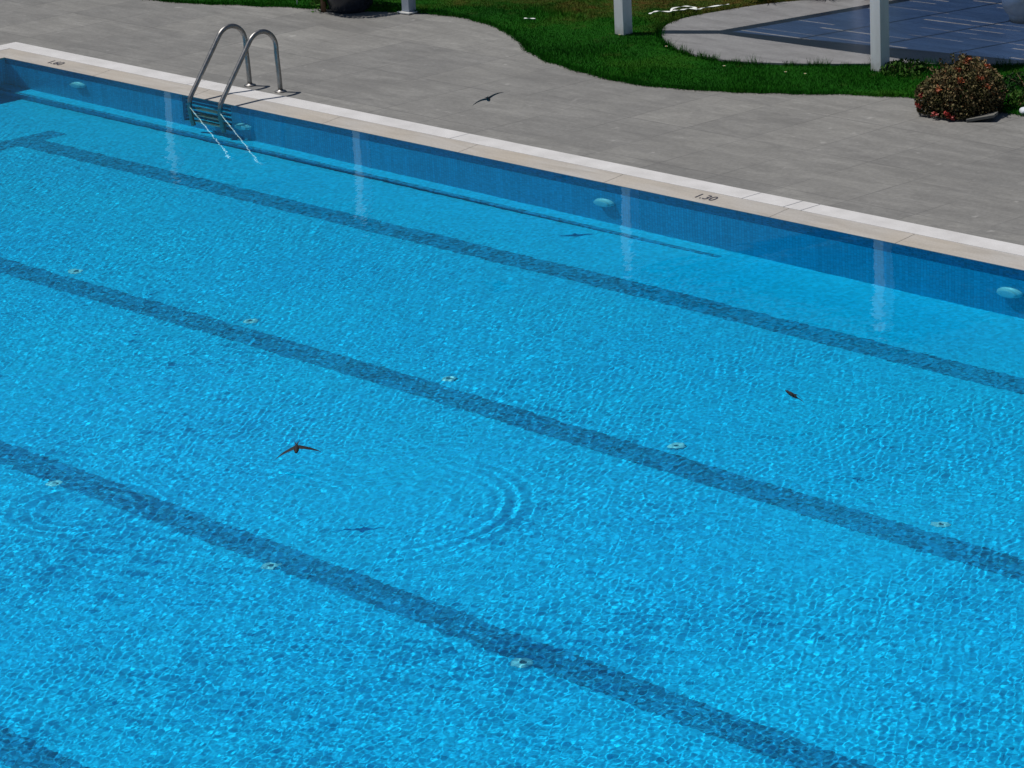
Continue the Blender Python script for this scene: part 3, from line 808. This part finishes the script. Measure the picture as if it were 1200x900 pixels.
tag(obj('paper_scrap', bm, M['strap']), 'small pale scrap lying on the lawn between the bollard and the white post', 'scrap')

# daisies
fd = None
for x, y in ((-5.06, 4.26), (-3.17, 4.05), (-3.88, 3.9), (-2.95, 4.1), (-5.9, 4.4), (-.33, 4.6)):
    if fd is None:
        fd = empty('daisy'); tag(fd, 'tiny white daisy flowering in the grass', 'flower', 'daisies in the lawn')
        b = bmesh.new()
        for k in range(9):
            a = 2 * math.pi * k / 9
            b.faces.new([b.verts.new((r * math.cos(a + o_), r * math.sin(a + o_), .068 + z_)) for r, o_, z_ in ((.003, -.3, 0), (.012, -.28, .003), (.014, 0, .004), (.012, .28, .003), (.003, .3, 0))])
        obj('petals', b, M['daisy'], fd)
        b = bmesh.new(); lathe(b, [(.006, .068), (.005, .073), (.001, .075)], 8); obj('centre', b, M['ylw'], fd)
        b = bmesh.new(); tube(b, [(0, 0, 0), (.002, 0, .067)], .0015, 5); obj('stem', b, M['green'], fd); d = fd
    else:
        d = fd.copy(); COL.objects.link(d)
        for ch in fd.children: c_ = ch.copy(); COL.objects.link(c_); c_.parent = d
    d.location = (x, y, .02); d.rotation_euler = (0, 0, x * 7)

# ------------------------------------------------------------------ swallows
def wing_bm(side, span, chord, sweep, lift, bend):
    b = bmesh.new(); n = 9; rows_ = []
    for i in range(n):
        t = i / (n - 1); x = side * (.014 + span * t)
        le = .012 + bend * math.sin(min(1, t * 1.6) * math.pi / 2) * .4 - sweep * t * t; c = chord * (1 - t) ** .75 + .004
        zz = lift * t + .012 * math.sin(t * math.pi); th = .0045 * (1 - t) + .0008
        rows_.append([b.verts.new((x, le, zz)), b.verts.new((x, le - c * .35, zz + th)), b.verts.new((x, le - c, zz)), b.verts.new((x, le - c * .4, zz - th * .4))])
    for p, q in zip(rows_, rows_[1:]):
        for k in range(4): b.faces.new((p[k], p[(k + 1) % 4], q[(k + 1) % 4], q[k]))
    b.faces.new(rows_[0]); b.faces.new(rows_[-1]); bmesh.ops.recalc_face_normals(b, faces=b.faces); return b
def swallow(loc, rot, label, span=.135, sweep=.05, liftL=.0, liftR=.0, fold=1.0, chord=.048, bend=.06, size=1.0):
    r = empty('swallow', loc); r.rotation_euler = rot; r.scale = (size,) * 3; tag(r, label, 'bird', 'swallows skimming the pool')
    b = bmesh.new(); prof = [(-.075, .003), (-.055, .010), (-.03, .016), (0, .019), (.025, .0185), (.042, .013), (.052, .0125), (.062, .012), (.071, .0075), (.077, .003), (.084, .0008)]
    n = 14; rg = [[b.verts.new((rr_ * math.cos(2 * math.pi * k / n), y, rr_ * .92 * math.sin(2 * math.pi * k / n))) for k in range(n)] for y, rr_ in prof]
    for p, q in zip(rg, rg[1:]):
        for k in range(n): b.faces.new((p[k], p[(k + 1) % n], q[(k + 1) % n], q[k]))
    b.faces.new(rg[0][::-1]); b.faces.new(rg[-1]); bmesh.ops.recalc_face_normals(b, faces=b.faces)
    for f_ in b.faces: f_.material_index = 1 if f_.calc_center_median().z < -.006 else 0
    obj('body', b, [M['feather'], M['belly']], r, True)
    for s, l_ in ((-1, liftL), (1, liftR)): obj('wing', wing_bm(s, span * fold, chord, sweep, l_, bend), M['feather'], r)
    b = bmesh.new()
    for s in (-1, 1):
        lo_ = [b.verts.new(p) for p in ((s * .001, -.066, .001), (s * .010, -.068, .001), (s * .020, -.135, .001), (s * .013, -.100, .001), (s * .002, -.088, .001))]
        hi_ = [b.verts.new(v.co + Vector((0, 0, .003))) for v in lo_]
        b.faces.new(lo_); b.faces.new(hi_)
        for k in range(5): b.faces.new((lo_[k], lo_[(k + 1) % 5], hi_[(k + 1) % 5], hi_[k]))
    bmesh.ops.recalc_face_normals(b, faces=b.faces); obj('tail', b, M['feather'], r)
swallow((-2.21, -.84, .85), (R(-26), R(-20), R(50)), 'dark swallow gliding over the rim with wings spread in a line', .150, .012, .0, .0, 1.0, .085, .0, .93)
swallow((2.24, -6.75, .10), (R(-6), R(7), R(228)), 'dark swallow skimming the water with both wings drooping', .140, .03, -.060, -.060, 1.06, .060, .03, .98)
swallow((4.18, -3.87, .15), (R(24), R(40), R(108)), 'dark swallow over the water with wings folded back', .105, .085, -.03, .03, .55, .04, .03, .78)

# ------------------------------------------------------------------ caustics, camera, light
water.cycles.is_caustics_caster = True
def walk(o):
    if o.type == 'MESH': o.cycles.is_caustics_receiver = True
    for ch in o.children: walk(ch)
walk(pool); walk(LAD)

cam = bpy.data.cameras.new('camera'); co = bpy.data.objects.new('camera', cam); link(co)
fw = Vector((-.70850986, .63882139, -.29986833)); rt = Vector((.67995345, .73169632, -.04778918)); up = Vector((-.1888838, .23775561, .95278286))
m = Matrix((rt, up, -fw)).transposed().to_4x4(); m.translation = Vector((19.2695, -20.0942, 7.2675)); co.matrix_world = m
cam.sensor_width = 36; cam.lens = 36 * 3900.1 / 1200; cam.clip_start = .1; cam.clip_end = 2000
sc.camera = co

EL = 68.0; az = math.atan2(.55, .83)                       # shadows run towards (+.83, +.55)
to_sun = Vector((-math.cos(az) * math.cos(R(EL)), -math.sin(az) * math.cos(R(EL)), math.sin(R(EL))))
sun = bpy.data.lights.new('sun', 'SUN'); sun.energy = 3.75; sun.angle = R(.53); sun.color = (1, .96, .90)
so = bpy.data.objects.new('sun', sun); link(so); so.rotation_euler = to_sun.to_track_quat('Z', 'Y').to_euler()
sun.cycles.is_caustics_light = True
w = bpy.data.worlds.new('World'); sc.world = w; w.use_nodes = True
nt = w.node_tree; bg = nt.nodes['Background']
sky = nt.nodes.new('ShaderNodeTexSky'); sky.sky_type = 'NISHITA'; sky.sun_disc = False
sky.sun_elevation = R(EL); sky.sun_rotation = math.atan2(to_sun.x, to_sun.y)
sky.air_density = 1.0; sky.dust_density = .2; sky.ozone_density = 3.0; sky.altitude = 300
nt.links.new(sky.outputs[0], bg.inputs[0]); bg.inputs[1].default_value = .05

sc.view_settings.view_transform = 'Standard'; sc.view_settings.look = 'None'; sc.view_settings.gamma = 1; sc.view_settings.exposure = 0.0
try: sc.view_settings.use_curve_mapping = False
except Exception: pass
cy = sc.cycles
cy.caustics_refractive = True; cy.caustics_reflective = True
cy.max_bounces = 8; cy.diffuse_bounces = 3; cy.glossy_bounces = 3; cy.transmission_bounces = 6; cy.transparent_max_bounces = 8
cy.sample_clamp_indirect = 3.0; cy.blur_glossy = .5
cy.use_adaptive_sampling = True; cy.adaptive_threshold = .015
cy.use_denoising = True
